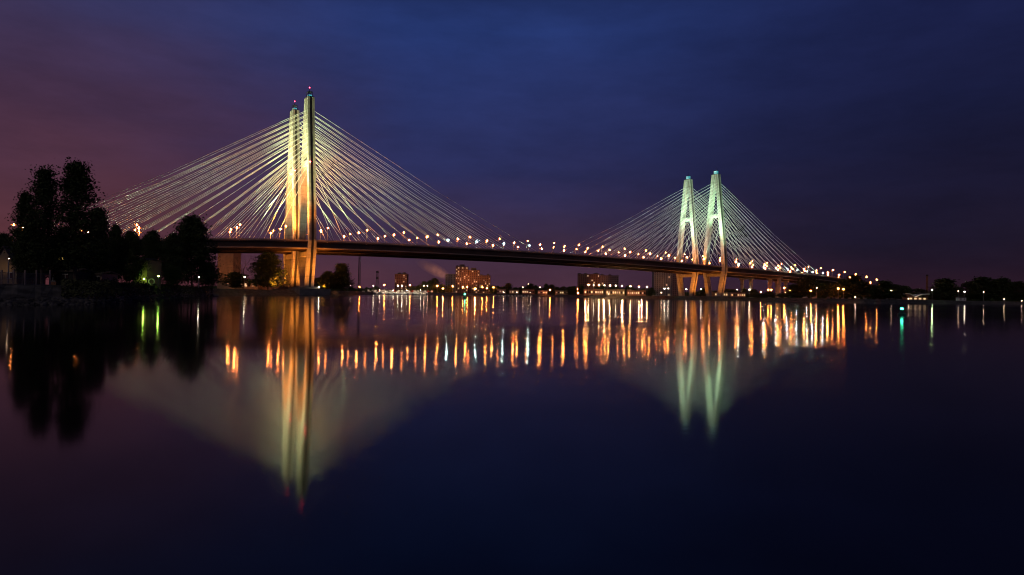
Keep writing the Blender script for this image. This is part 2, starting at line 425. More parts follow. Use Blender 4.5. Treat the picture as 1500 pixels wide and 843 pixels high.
# ------------------------------------------------------------------ architectural lighting (fixtures wash the pylons and stays)
def spot(name, loc, target, col, power, size=60, blend=.6, rad=.3, lin=None):
    ld = bpy.data.lights.new(name, 'SPOT'); ld.energy = power; ld.color = col; ld.spot_size = R(size); ld.spot_blend = blend; ld.shadow_soft_size = rad
    if lin:
        ld.use_nodes = True; t = ld.node_tree; e = [n for n in t.nodes if n.type == 'EMISSION'][0]
        f = t.nodes.new('ShaderNodeLightFalloff'); f.inputs['Strength'].default_value = lin
        t.links.new(f.outputs['Linear'], e.inputs['Strength'])
    o = bpy.data.objects.new(name, ld); COL.objects.link(o); o.location = loc
    d = Vector(target) - Vector(loc)
    el = math.degrees(math.atan2(d.z, d.xy.length))
    if el > 12: ld.spot_size = R(min(size, 2*(el-2)))
    o.rotation_euler = d.to_track_quat('-Z','Y').to_euler(); return o
GREEN = (.86, 1., .66); AMB = (1., .28, .03)
STAYP = 450
for t0 in (0, GAP):
    for s, right in ((0,False),(SPAN,True)):
        colr = (.56,1.,.56) if right else (.84,1.,.46); STAY = (.80,1.,.90) if right else (.86,1.,.60)
        z0 = deckz(s)
        for d in (-1, 1):
            for so in (45, 105, 160):
                sd = s + d*so
                spot('stay_floodlight_beam', bp_(sd, -(DW+4), deckz(sd)+1.5, t0), bp_(sd - d*45, -7, 140, t0), STAY, 1, 150, .35, .3, lin=STAYP*(1.2 if t0 == 0 else 1)*(1, .8, .9)[(45,105,160).index(so)])
            sd = s + d*80
            spot('stay_floodlight_beam', bp_(sd, 0, deckz(sd)+1.5, t0), bp_(sd - d*50, 0, 150, t0), STAY, 1, 150, .35, .3, lin=STAYP*.8)
            # pylon washes from the deck: pale green high up, amber low down
            spot('pylon_floodlight_beam', bp_(s + d*30, -(DW+5.5), z0+1.5, t0), bp_(s, -5.0, 100, t0), colr, (520000 if not right else 400000)*(1.9 if d < 0 else .8), 36 if not right else 46, .9)
            spot('amber_floodlight_beam', bp_(s + d*24, -(DW+5.5), z0+1.5, t0), bp_(s, -10, 62, t0), AMB, (230000 if not right else 12000)*(1.8 if d < 0 else .7), 60, .9)
            spot('river_side_floodlight_beam', bp_(s + d*10, -(DW+8), z0+1.5, t0), bp_(s, -5, 98, t0), colr, 150000 if right else 120000, 36, .9)
            spot('river_side_amber_beam', bp_(s + d*7, -17, 4.2, t0), bp_(s, -9.5, 36, t0), AMB, 20000 if not right else 9000, 70, .9)
            for tt in (-(DW+4), DW+1.5):
                spot('amber_floodlight_beam', bp_(s + d*16, tt, z0+1.2, t0), bp_(s, tt*.9, z0+18, t0), AMB, 6000 if right else 16000, 95, .8)
            for tt in (-16, 12):
                spot('amber_ground_floodlight_beam', bp_(s + d*18, tt, 4.5, t0), bp_(s, tt*.6, 20, t0), AMB, 13000 if right else 38000, 80, .8)
# the twin bridge is lit from the deck in front of it
for s in (0, SPAN):
    for ds in (-14, 12):
        spot('amber_floodlight_beam', bp_(s+ds, DW+1, deckz(s)+1.5), bp_(s, GAP-10, deckz(s)+26), AMB, 60000 if s == 0 else 26000, 80, .8)
    spot('pylon_floodlight_beam', bp_(s+2, DW+1, deckz(s)+1.5), bp_(s, GAP-5, 96), GREEN, 260000, 46, .9)
    if s == 0: spot('amber_floodlight_beam', bp_(s-6, DW+1, deckz(s)+1.5), bp_(s, GAP-8, 62), AMB, 190000, 60, .9)
    spot('amber_ground_floodlight_beam', bp_(s-8, 10, 5), bp_(s, GAP-8, 18), AMB, 22000, 90, .8)

# ------------------------------------------------------------------ trees
def leaf_cloud(seed, n_clump, n_leaf, leaf, prof, clump_r=.07):
    rnd = random.Random(seed); mb = MB(); centres = []
    for i in range(n_clump):
        t = rnd.random()**.85; z = prof['z0'] + (1-prof['z0'])*t
        rr = prof['r'](t) * (.55+.45*rnd.random()) ; a = rnd.uniform(0, 2*math.pi)
        lob = 1 + .28*math.sin(a*2+seed) + .2*noise.noise(Vector((math.cos(a)*2, math.sin(a)*2, t*5+seed)))
        q = math.sqrt(rnd.random())
        centres.append(Vector((math.cos(a)*rr*lob*q, math.sin(a)*rr*lob*q, z)))
    for c in centres:
        cr = clump_r*rnd.uniform(.5,1.25)
        for j in range(n_leaf):
            v = Vector((rnd.gauss(0,1), rnd.gauss(0,1), rnd.gauss(0,.7)))*cr*.55
            p = c + v; s = leaf*rnd.uniform(.6,1.3)
            a = Vector((rnd.gauss(0,1), rnd.gauss(0,1), rnd.gauss(0,1))).normalized(); b = a.orthogonal().normalized()
            n_ = a.cross(b); b = b*math.cos(j)+n_*math.sin(j)
            mb.add([p-a*s, p-b*s*.55, p+a*s, p+b*s*.55], [(0,1,2,3)])
    return mb, centres
def trunk_mesh(seed, centres, prof, r0, limbs=14, bark='bark'):
    rnd = random.Random(seed); mb = MB(); top = prof.get('tt', .9)
    axis = [Vector((.01*math.sin(i+seed), .01*math.cos(i*1.7+seed), top*i/6)) for i in range(7)]
    mb.tube(axis, [r0*(1-.88*i/6) for i in range(7)], 7)
    cs = rnd.sample(centres, min(limbs, len(centres)))
    for c in cs:
        z = max(.08, min(c.z-.08, top*.9)) ; f = z/top*6; i = int(f); i = min(i,5); a = axis[i].lerp(axis[i+1], f-i)
        m_ = a.lerp(c,.5)+Vector((0,0,-.015)); mb.tube([a, m_, c], [r0*.4*(1-z*.6), r0*.22, r0*.07], 5)
    return mb
profs = {
 'tall': dict(z0=.16, r=lambda t: .165*((t/.32)**.5 if t < .32 else (1-(t-.32)/.68)**.72)+.008, tt=.95),
 'round': dict(z0=.14, r=lambda t: .40*math.sqrt(max(.02,1-(2*t-.92)**2)), tt=.8),
 'broad': dict(z0=.12, r=lambda t: .50*(max(.03,1-t**2.2))**.6, tt=.75),
 'spire': dict(z0=.08, r=lambda t: .24*(1-t)**.75+.01, tt=.96)}
near_var = {}; far_var = {}
for k_, (kind, pr) in enumerate(profs.items()):
    mb, cs = leaf_cloud(5+k_, 330 if kind == 'tall' else 520, 34, .0105 if kind == 'tall' else .0165, pr, .06 if kind == 'tall' else .08)
    near_var[kind] = (mb.mesh('crown', M['leaf']), trunk_mesh(3+k_, cs, pr, .014, 26).mesh('trunk', M['bark']))
    for v in range(2):
        mb, cs = leaf_cloud(25+k_*3+v, 170, 18, .034, pr, .10)
        far_var[(kind, v)] = (mb.mesh('crown', M['leaf' if v else 'leaf2']), trunk_mesh(13+k_, cs, pr, .014, 8).mesh('trunk', M['bark']))
def tree(name, px, ytop, wpx, d, kind, label, near=False, v=0, zb=None, group=None):
    zb = zb if zb is not None else land_h(px)
    H = max(2, gh(px, ytop, d) - zb); W = wpx/F*d
    base_w = {'tall':.26,'round':.72,'broad':.86,'spire':.42}[kind]
    o = empty(name, (gx(px,d), d, zb), random.uniform(0,6.28)); sxy = W/base_w
    cr, tr = near_var[kind] if near else far_var[(kind, v)]
    o.scale = (sxy, sxy, H)
    link('crown', cr, o); link('trunk', tr, o)
    tag(o, label, 'tree', group); return o
NT = 'trees on the left bank'
tree('poplar_tree', 62, 249, 44, 106, 'tall', 'tall slender tree on the left bank, the left one of two highest crowns', True, group=NT)
tree('poplar_tree', 35, 284, 34, 108, 'tall', 'narrow tree leaning against the left side of the highest pair', True, group=NT)
tree('poplar_tree', 109, 240, 56, 108, 'tall', 'tallest tree of the left bank, right one of the two highest crowns', True, group=NT)
tree('round_tree', 50, 342, 46, 117, 'round', 'bushy round tree below the left of the two highest crowns', True, group=NT)
tree('round_tree', 4, 346, 36, 146, 'round', 'low round tree cut off by the left photo edge', True, group=NT)
tree('broad_tree', 143, 310, 34, 128, 'spire', 'pointed tree just right of the tallest tree, cables crossing its top', True, group=NT)
tree('broad_tree', 168, 334, 34, 135, 'round', 'second tree right of the tallest one, under the lowest cables', True, group=NT)
tree('broad_tree', 190, 343, 44, 145, 'round', 'low round tree behind the lime-lit hut', True, group=NT)
tree('broad_tree', 222, 342, 44, 160, 'round', 'low tree behind the green yard lamp, left of the large dome tree', True, group=NT)
tree('dome_tree', 280, 320, 84, 196, 'broad', 'large dome-shaped dark tree standing at the tip of the left bank', True, group=NT)
tree('round_tree', 252, 346, 40, 184, 'round', 'smaller round tree merging into the left flank of the dome tree', True, group=NT)
tree('bush', 253, 390, 26, 158, 'broad', 'green-lit bush right of the green yard lamp', True, group=NT)
tree('bush', 305, 385, 30, 200, 'broad', 'low bush under the right flank of the dome tree', True, group=NT)
tree('round_tree', 392, 371, 60, 395, 'broad', 'dark triangular tree under the deck, left of the left pylons', True, group='trees under the left deck')
tree('round_tree', 345, 400, 40, 420, 'round', 'low dark tree between the ochre block and the bare tree', v=1, group='trees under the left deck')
tree('round_tree', 480, 399, 30, 410, 'round', 'lower of two dark trees just right of the left pylons', True, group='trees under the left deck')
tree('round_tree', 500, 388, 30, 415, 'spire', 'taller pointed tree just right of the left pylons', True, group='trees under the left deck')
tree('round_tree', 466, 408, 22, 430, 'round', 'small tree close against the right foot of the left pylons', v=1, group='trees under the left deck')
tree('round_tree', 90, 346, 46, 122, 'round', 'low bushy tree between the trunks of the two highest crowns', True, group=NT)
tree('round_tree', 130, 350, 48, 126, 'round', 'low bushy tree right of the tallest trunk, above the pink shed', True, group=NT)
# bare tree
def bare(px, ytop, d):
    root = empty('bare_tree', (gx(px,d), d, 3.0)); H = gh(px,ytop,d)-3; rnd = random.Random(4); tr = MB(); tw = MB()
    tr.tube([(0,0,0),(.2,0,H*.35),(.1,.1,H*.6)], [.35,.28,.16], 7)
    def br(p, dr, L, r, lv):
        q = p + dr*L; tw.tube([p, p.lerp(q,.5)+Vector((rnd.gauss(0,.05*L),0,.04*L)), q], [r,r*.7,r*.45], 4, caps=False)
        if lv:
            for k in range(3 if lv > 1 else 4): br(p.lerp(q, rnd.uniform(.55,1)), (dr+Vector((rnd.gauss(0,.6),rnd.gauss(0,.6),rnd.gauss(.1,.4)))).normalized(), L*.62, r*.5, lv-1)
    for k in range(9):
        a = k*.77; br(Vector((.1,.05,H*(.3+.035*k))), Vector((math.cos(a), math.sin(a), .55+.1*k)).normalized(), H*.30, .14, 3)
    tr.build('trunk', M['bark'], root); tw.build('branches', M['bark'], root)
    tag(root, 'leafless tree with spreading bare limbs under the left deck', 'tree')
bare(356, 373, 430)
# trees on the right bank
RT = 'trees on the right bank'; idx = 0
rt = [(1112,431,22,540),(1128,428,20,530),(1148,430,22,520),(1166,418,30,505),(1184,407,34,500),(1204,416,30,495),(1222,415,26,490),(1238,411,26,492),(1252,405,28,494),
 (1266,414,22,496),(1280,419,26,500),(1296,413,26,505),(1312,418,26,520),(1326,420,26,560),(1346,424,24,640),(1384,410,32,620),(1370,426,24,600),(1402,422,22,640),(1422,414,26,620),
 (1438,408,32,620),(1458,411,30,625),(1470,409,34,620),(1492,414,32,620),(1510,420,34,620)]
for i, (px, y, wv, d) in enumerate(rt):
    kind = ['round','broad','round','spire'][i % 4] if px not in (1252, 1239) else 'spire'
    tree('bank_tree', px, y, wv*1.15, d, kind, f'{ORD[i+1]} dark tree, counted rightward along the right bank from the right pylons', v=i % 2, group=RT)
# trees in front of the far city
FT = 'trees along the far shore'; ft_ = []
for px in list(range(603, 660, 9)) + list(range(722, 848, 8)) + list(range(852, 958, 10)) + list(range(1030, 1110, 9)):
    y = 419 + (px-600)*.012 + random.uniform(-5,2)
    if 612 < px < 640: y -= 6
    if px > 1030: y = 426 + random.uniform(-3,3)
    ft_.append((px + random.uniform(-2,2), y, random.uniform(12,18), (860 if px < 830 else 720) if px < 1000 else 660))
for i, (px, y, wv, d) in enumerate(ft_):
    tree('far_tree', px, y, wv, d, ['round','broad','spire','round'][i % 4], 'x', v=i % 2, group=FT)['label'] = (
      f'{ORD[i+1]} tree from the left in the dark far-shore tree line' if i+1 < len(ORD) else f'{ORD[i+2-len(ORD)]} tree past the fortieth in the dark far-shore tree line')
# distant wooded horizon
wd = MB(); rnd = random.Random(9)
for i in range(2600):
    px = rnd.uniform(300, 1560); d = rnd.uniform(1500, 1900)
    h = (10 + 9*noise.noise(Vector((px*.02,0,3))) + 5*noise.noise(Vector((px*.11,0,7))))*rnd.random()**.5
    x = gx(px,d); s = rnd.uniform(3,6)
    wd.ball((x, d, 3+h*.5), s*1.6, s, h*.6+1.5, 6, 4)
tag(wd.build('distant_woodland', M['leaf']), 'distant low dark woodland along the whole horizon', 'woodland', kind='stuff')
# undergrowth on the near bank
ug, _ = leaf_cloud(77, 1, 1, .01, profs['round']); ug = MB()
for i in range(9000):
    px = rnd.uniform(90, 312); k = [p for p in pts if p[0] <= px][-1]; d = k[1] + rnd.uniform(3,26)
    z = land_h(px)*min(1,(d-k[1])/9) + abs(rnd.gauss(0,.5))*(.5+.5*noise.noise(Vector((px*.08,d*.1,0)))+.4)
    p = Vector((gx(px,d), d, z)); s = rnd.uniform(.12,.3); a = Vector((rnd.gauss(0,1),rnd.gauss(0,1),rnd.gauss(0,1))).normalized(); b2 = a.orthogonal()
    ug.add([p-a*s,p-b2*s*.5,p+a*s,p+b2*s*.5],[(0,1,2,3)])
tag(ug.build('undergrowth', M['leaf2']), 'dark weeds and scrub covering the top of the left bank', 'undergrowth', kind='stuff')

# ------------------------------------------------------------------ buildings
def window_mesh(w_, h_, m_):
    mb = MB(); mb.box(-w_/2,w_/2,-.06,.0,-h_/2,h_/2); return mb.mesh('window', m_)
WM = {}
def block(name, label, px0, px1, ytop, d, wm, floors, cols, depth=16, lit=.15, roofs=(), cat='building', zb=3.0, winw=1.6, group=None, cut=None):
    x0, x1 = gx(px0,d), gx(px1,d); H = gh((px0+px1)/2, ytop, d)-zb; W = x1-x0
    root = empty(name, ((x0+x1)/2, d, zb)); mb = MB(); mb.box(-W/2,W/2,0,depth,-1,H)
    for i in range(1, cols):                                    # pilasters between the bays
        if cols < 14: x = -W/2+W*i/cols; mb.box(x-.12,x+.12,-.18,.0-.003,0,H-.3)
    mb.build('wall', wm, root)
    rf = MB(); rf.box(-W/2-.3,W/2+.3,-.3,depth+.3,H,H+.5)
    for (a, b, h) in roofs: rf.box(-W/2+W*a,-W/2+W*b,3,depth-3,H+.5,H+.5+h)
    rf.build('roof', M['roof'], root)
    fh = H/(floors+.5); rnd = random.Random(int(px0)); n = 0
    for f in range(floors):
        for c in range(cols):
            if n >= 98: break
            r = rnd.random(); k = 'win' if r < lit*.55 else 'win2' if r < lit else 'glass'
            key = (k, round(min(winw, W/cols*.6),2), round(fh*.5,2))
            if key not in WM: WM[key] = window_mesh(key[1], key[2], M[k])
            o = link('window', WM[key], root); o.location = (-W/2+W*(c+.5)/cols, -.2, fh*(f+.75)); n += 1
    return tag(root, label, cat, group)
block('apartment_block', 'square apartment tower alone between the two lattice masts and the city cluster', 578, 596, 402, 1150, M['brick'], 11, 6, lit=.16, roofs=((.2,.45,2.5),(.6,.85,3)))
block('apartment_block', 'plain grey slab block at the left end of the city cluster', 652, 667, 402, 1200, M['grey'], 10, 4, lit=.0)
block('apartment_block', 'tallest brick apartment tower of the city cluster under mid-bridge', 667, 685, 391, 1180, M['brick'], 15, 6, lit=.22, roofs=((.3,.7,4),(.05,.2,2)))
block('apartment_block', 'middle brick apartment tower stepping down right of the tallest one', 685, 702, 396, 1190, M['brick'], 13, 6, lit=.16, roofs=((.25,.7,4),))
block('apartment_block', 'lower brick apartment block at the right end of the city cluster', 702, 718, 404, 1190, M['brick'], 10, 6, lit=.3, roofs=((.1,.25,2),(.7,.85,3)))
block('apartment_block', 'long dim apartment slab with notched roofline behind the row of white lamps', 847, 878, 402, 1250, M['brick'], 9, 10, lit=.06, roofs=((.0,.14,1.5),(.3,.4,2),(.75,.95,2)))
block('apartment_block', 'right half of the long dim slab, slightly lower roof', 878.5, 906, 404, 1255, M['pink'], 9, 10, lit=.05, roofs=((.1,.2,2.5),(.5,.62,2)))
block('apartment_block', 'tall dim tower block just left of the right pylons', 958, 985, 398, 1050, M['grey'], 12, 8, lit=.03, roofs=((.3,.6,2),))
block('apartment_block', 'narrow dim tower block seen between the legs of the right pylons', 985.5, 994, 401, 1060, M['pink'], 12, 3, lit=.0)
block('apartment_block', 'ochre-lit windowless-looking block under the left deck beside the dome tree', 318, 341, 369, 500, M['ochre'], 0, 4, 14, lit=.0)
block('garage_row', 'long low garage row lit orange left of the left pylons', 332, 378, 411, 462, M['ochre'], 1, 9, 9, lit=.4, roofs=((.1,.3,.8),))
block('garage_row', 'second low garage row between the dark triangular tree and left pylons', 379, 424, 413, 470, M['pink'], 1, 9, 9, lit=.5)
for i, (a_, b_, y_, d_, m_, wh) in enumerate(((728,741,424,815,'pink','just right of the brick towers'),(746,760,425,815,'ochre','behind the left half of the white float line'),(765,783,424.5,815,'brick','behind the right half of the white float line'),
  (788,802,426,812,'pink','left of the lone mid-shore orange lamp'),(814,832,426,800,'ochre','right of the lone mid-shore orange lamp'),(856,884,424,676,'brick','behind the left lamps of the quay row'),
  (888,915,424.5,676,'ochre','behind the middle lamps of the quay row'),(919,946,425.5,676,'brick','behind the right lamps of the quay row'),(1047,1066,428,640,'ochre','just right of the right pylons at the shore'),(1071,1092,429,640,'pink','under the right cable fan at the shore'))):
    block('low_building', {'pink':'low pinkish','ochre':'low ochre','brick':'low brick'}[m_] + ' building with lit windows ' + wh, a_, b_, y_, d_, M[m_], 1, max(4, int((b_-a_)/3)), 8, lit=.75, zb=3.0, group='low buildings along the far shore')
# added spots brightening the ochre block and garages, no fixtures there
spot('amber_wall_fill_beam', (gx(322,455), 455, 5), (gx(329,500), 500, 20), AMB, 16000, 100, .8)
spot('amber_wall_fill_beam', (gx(380,430), 430, 7), (gx(380,465), 465, 4), AMB, 6000, 130, .8)

def house(name, label, px0, px1, yeave, yridge, d, wm, depth=8, cols=3, gable='side', zb=2.8, floors=1, lit=0):
    x0, x1 = gx(px0,d), gx(px1,d); W = x1-x0; H = gh((px0+px1)/2, yeave, d)-zb; RZ = gh((px0+px1)/2, yridge, d)-zb
    root = empty(name, ((x0+x1)/2, d, zb)); mb = MB(); mb.box(-W/2,W/2,0,depth,-1,H)
    if gable == 'front':
        mb.add([(-W/2,.0,H),(W/2,.0,H),(0,.0,RZ-.1)], [(0,1,2)]); mb.add([(-W/2,depth,H),(W/2,depth,H),(0,depth,RZ-.1)], [(1,0,2)])
    mb.build('wall', wm, root); rf = MB()
    if gable == 'front':
        a = [(-W/2-.4,-.4,H-.25),(0,-.4,RZ),(W/2+.4,-.4,H-.25)]
        for (p, q) in ((a[0],a[1]),(a[1],a[2])):
            rf.add([p,q,(q[0],depth+.4,q[2]),(p[0],depth+.4,p[2]),(p[0],p[1],p[2]+.2),(q[0],q[1],q[2]+.2),(q[0],depth+.4,q[2]+.2),(p[0],depth+.4,p[2]+.2)],
                   [(0,1,2,3),(4,7,6,5),(0,4,5,1),(1,5,6,2),(2,6,7,3),(3,7,4,0)])
    else:
        for (ya,za,yb,zb2) in ((-.4,H-.2,depth/2,RZ),(depth/2,RZ,depth+.4,H-.2)):
            rf.add([(-W/2-.3,ya,za),(W/2+.3,ya,za),(W/2+.3,yb,zb2),(-W/2-.3,yb,zb2),(-W/2-.3,ya,za+.2),(W/2+.3,ya,za+.2),(W/2+.3,yb,zb2+.2),(-W/2-.3,yb,zb2+.2)],
                   [(0,3,2,1),(4,5,6,7),(0,1,5,4),(1,2,6,5),(2,3,7,6),(3,0,4,7)])
    rf.build('roof', M['roof'], root)
    for f in range(floors):
        for c in range(cols):
            w_ = MB(); w_.box(-.5,.5,-.05,.0,-.6,.6); o = w_.build('window', M['glass'], root)
            o.location = (-W/2+W*(c+.5)/cols, -.06, H*(f+.55)/floors)
            fr = MB(); fr.box(-.58,.58,-.08,-.055,.6,.7); fr.box(-.58,.58,-.1,-.055,-.7,-.6); fr.box(-.03,.03,-.08,-.055,-.6,.6); fr.build('window_frame', M['white'], o)
    return tag(root, label, 'house')
house('gabled_house', 'brownish gabled house at the far left edge behind the fence', -14, 24, 392, 362, 128, M['ochre'], gable='front', cols=2)
house('brick_house', 'reddish two-storey house half hidden behind the tallest tree', 72, 120, 378, 368, 134, M['brick'], floors=2, cols=4)
house('shed', 'dark low shed with door in front of the reddish house', 82, 110, 397, 394, 120, M['dark'], 5, cols=1)
house('shed', 'small pale pink shed right of the tallest tree trunk', 124, 149, 401, 398, 125, M['pink'], 5, cols=2)
house('utility_hut', 'tall narrow hut with lime-lit wall beside the green yard lamp', 195, 215, 381, 379, 148, M['ochre'], 6, cols=1)

def far_lamp(px, y, d, key, label, r=.55, H=None, name='street_lamp', zb=3.0, group='small lamps along the far shore'):
    z = gh(px,y,d); root = empty(name, (gx(px,d), d, zb if z > zb+.8 else z-2)); H = z-root.location.z
    p = MB(); p.tube([(0,0,0),(0,0,H-r*.6)], [.14,.08], 6); p.tube([(0,0,H+r*.75),(0,0,H+r*.9)], [.3,.12], 6); p.build('pole', M['steel'], root)
    g2 = MB(); g2.ball((0,0,H), r, r, r*.8, 8, 5); g2.build('lamp_globe', M[key], root)
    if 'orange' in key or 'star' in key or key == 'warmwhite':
        g3 = MB(); g3.ball((0,0,H+r*.9), r*1.9, r*1.9, r*.55, 10, 5); g3.build('lamp_halo_disc', M['glow_orange'], root)  # added glowing disc imitates a halo round the far lamp
    return tag(root, label, 'lamp', group)
far_lamp(232, 405, 146, 'green_l', 'pale green yard lamp right of the narrow hut', .17, group='lamps on the left bank')
far_lamp(291, 406.6, 186, 'far_white', 'small white lamp under the dome tree', .16, group='lamps on the left bank')
far_lamp(358, 406, 380, 'far_white', 'white lamp on a post below the bare tree', .3, group='lamps on the left bank')
far_lamp(467, 421, 372, 'far_white', 'low pale lamp between the left pylons and the pair of dark trees', .34, group='lamps on the left bank')
far_lamp(12, 379, 104, 'far_small', 'tiny pale lamp in front of the gabled house at far left', .05, group='lamps on the left bank')
wl = empty('wall_lamp', (gx(207,146), 147.2, 4.9)); a_ = MB(); a_.box(-.08,.08,-.1,.7,-.08,.08); a_.build('bracket', M['steel'], wl)
a_ = MB(); a_.ball((0,-.25,-.1), .16,.16,.14, 8,5); a_.build('lamp_globe', M['green_l'], wl); tag(wl, 'lime green lamp on the wall of the narrow hut', 'lamp')
row1 = [862,869.5,877.5,885.5,893.5,902,911,923.5,936,948]
for i, px in enumerate(row1):
    far_lamp(px, 417.5 + (px-862)*.035, 660, 'warmwhite' if i not in (1,3,5) else 'far_white', f'{ORD[i+1]} lamp from the left in the straight ten-lamp quay row', .5 if i not in (1,3,5) else .4, group='ten lamps on the quay')
far = [(513,419,430,'far_white','lamp at the water just right of the taller pointed tree',.3),(527,420.5,560,'far_orange','bright orange lamp at the foot of the dark lattice mast',.6),
 (547,419,850,'far_white','white lamp right of the dark lattice mast',.5),(563,418,850,'far_orange','orange lamp above the left end of the marina',.65),
 (583,419,850,'far_white','left of two close lamps below the lone apartment tower',.55),(589,419,850,'far_white','right of two close lamps below the lone apartment tower',.6),
 (600.6,418,850,'far_orange','orange lamp just right of the lone apartment tower',.65),(621,419,850,'far_small','left of two faint lamps before the far tree hump',.5),(626,419,850,'far_small','right of two faint lamps before the far tree hump',.5),
 (640.5,419,850,'far_orange','orange lamp left of the bright star-like shore lamp',.6),(649,423,830,'far_star','bright star-like orange lamp before the grey slab block',.55),
 (663,419.7,850,'far_orange','orange lamp at the foot of the grey slab block',.6),(678,420.6,850,'far_orange','left lamp at the foot of the tallest brick tower',.45),
 (684.5,420.6,850,'far_orange','right lamp at the foot of the tallest brick tower',.55),(696,423,830,'far_star','brightest orange lamp of the far shore below the brick towers',.75),
 (706.6,420.8,850,'far_orange','orange lamp below the lower brick block, left one',.5),(713,423,840,'far_orange','orange lamp below the lower brick block, right one',.55),
 (723,421.2,850,'far_orange','orange lamp right of the brick city cluster',.6),(766,421,860,'far_small','faint lamp above the float line, left one',.4),
 (774,416.5,860,'far_small','faint lamp above the float line, highest one',.5),(776,425,830,'far_small','faint lamp above the float line, lowest one',.45),
 (791,421,860,'far_small','faint lamp just past the right end of the float line',.4),(805.7,425,800,'far_orange','orange lamp alone midway between city cluster and quay row',.6),
 (846,424,660,'far_orange','upper orange lamp on the post left of the quay row',.35),(847,429.5,655,'far_orange','low orange lamp left of the quay row at the water',.5),
 (892,431,640,'far_small','tiny lamp below the middle of the quay row',.3),
 (973.5,423,640,'far_white','pinkish white lamp left of the right pylons, left of two',.5),(979,423,640,'far_white','white lamp left of the right pylons, right of two',.4),
 (969,429,620,'far_small','low lamp under the two lamps left of the right pylons',.35),(1005.5,424,660,'far_white','white lamp between the legs of the farther right pylon',.5),
 (1027,424,660,'far_white','white lamp between the two right pylons',.5),(1041.5,424,660,'far_white','white lamp between the legs of the nearer right pylon',.48),
 (1079.7,424.5,700,'far_small','faint lamp right of the right pylons',.4),(1097.7,424.8,680,'far_white','white lamp right of the right pylons',.5),
 (1114.6,428,600,'far_orange','low orange lamp among the first right bank trees',.45),(1125.5,425,640,'far_orange','left of two close lamps under the right deck',.45),
 (1130,425,640,'far_orange','right of two close lamps under the right deck',.5),(1149,422,620,'far_orange','top lamp of the orange cluster under the right deck',.5),
 (1151,428.5,600,'far_star','bright low lamp of the orange cluster under the right deck',.3),(1157,426,620,'far_orange','middle lamp of the orange cluster under the right deck',.4),
 (1163.7,422,620,'far_orange','lamp at the upper right of the orange cluster',.5),(1170,427,620,'far_orange','lamp at the lower right of the orange cluster',.4),
 (1188,426,480,'far_orange','orange lamp between the dark trees under the right deck',.35),(1196.5,422,480,'far_small','faint lamp between the dark trees under the right deck',.3),
 (1228,423,475,'far_orange','left of the orange lamp pair low in the right trees',.5),(1235.5,424,475,'far_orange','right of the orange lamp pair low in the right trees',.45),
 (1253,435.6,438,'far_small','tiny white lamp near the water under the bridge end',.3),(1305.6,426,500,'far_small','tiny lamp among trees right of the bridge end',.3),
 (1331,438,500,'far_small','tiny lamp beside the white winged roof',.25),(1365.6,425,520,'green_w','tall pale green lamp right of the chimney',.45),
 (1413,427.7,560,'far_white','pale lamp above the small white shed',.4),(1404,427,560,'far_small','tiny lamp left of the lamp over the white shed',.28),
 (1441,428,560,'far_small','tiny lamp within the right dark trees',.3),(1471,438.5,560,'far_small','tiny lamp near the water at far right',.28),(1497,441,555,'far_small','tiny lamp at the right photo edge',.25)]
M['green_w'] = emis('pale_green_lamp', (.75,1.,.45), 120)
for (px,y,d,k_,lb,r) in far: far_lamp(px,y,d,k_,lb,r)

for px, d, h, tpx, td, p in ((690,1120,9,690,1185,260000),(672,1110,9,676,1180,200000),(712,1120,9,712,1190,140000),(587,1090,8,587,1150,90000),(870,1180,8,876,1250,110000),(962,1000,8,968,1050,60000)):
    spot('street_glow_beam', (gx(px,d), d, h), (gx(tpx,td), td, 34), (1,.36,.12), p*.42, 110, 1.)  # spots without fixtures, added to wash the towers with reddish street glow
for px in (549,566,584,602,622):
    spot('marina_mast_beam', (gx(px,712), 712, 14), (gx(px,728), 728, 0), (1,.86,.62), 3800, 120, .6)
    spot('parking_mast_beam', (gx(px,800), 800, 13), (gx(px,812), 812, 3), (1,.62,.36), 6000, 130, .6)
for px in (858,885,912,940):
    spot('quay_mast_beam', (gx(px,640), 640, 12), (gx(px,618), 618, 2), (1,.5,.2), 9000, 130, .6)
# masts and chimney
def lattice(px, ytop, d, w0, w1, label, plats=()):
    root = empty('lattice_mast', (gx(px,d), d, 3.)); H = gh(px,ytop,d)-3; mb = MB(); n = 12
    def c(i, k): t = i/n; w_ = (w0+(w1-w0)*t)/2; sx, sy = ((-1,-1),(1,-1),(1,1),(-1,1))[k]; return Vector((sx*w_, sy*w_, H*t))
    for i in range(n):
        for k in range(4):
            mb.tube([c(i,k), c(i+1,k)], .14, 4); mb.tube([c(i,k), c(i+1,(k+1) % 4)], .09, 4); mb.tube([c(i+1,k), c(i+1,(k+1) % 4)], .09, 4)
    mb.build('lattice_frame', M['dark'], root)
    for h, r in plats:
        p = MB(); p.tube([(0,0,H*h),(0,0,H*h+2.2)], [r,r*.9], 8); p.build('platform', M['dark'], root)
    return tag(root, label, 'mast')
lattice(526, 373, 520, 1.7, 1.0, 'slim dark lattice mast rising to the deck right of the left pylons')
lattice(552.5, 399, 820, 3.6, 1.6, 'shorter lattice mast with two round platforms left of lone apartment tower', ((.97,1.9),(.66,1.9)))
chn = empty('chimney', (gx(1358,1000), 1000, 3.)); H = gh(1358,403,1000)-3
mb = MB(); mb.tube([(0,0,0),(0,0,H)], [2.0,1.35], 14); mb.build('stack', M['brick'], chn)
mb = MB(); mb.tube([(0,0,H-1.5),(0,0,H+.3)], [1.6,1.6], 14); mb.build('rim', M['dark'], chn); tag(chn, 'tall thin brick chimney rising above the right bank trees', 'chimney')
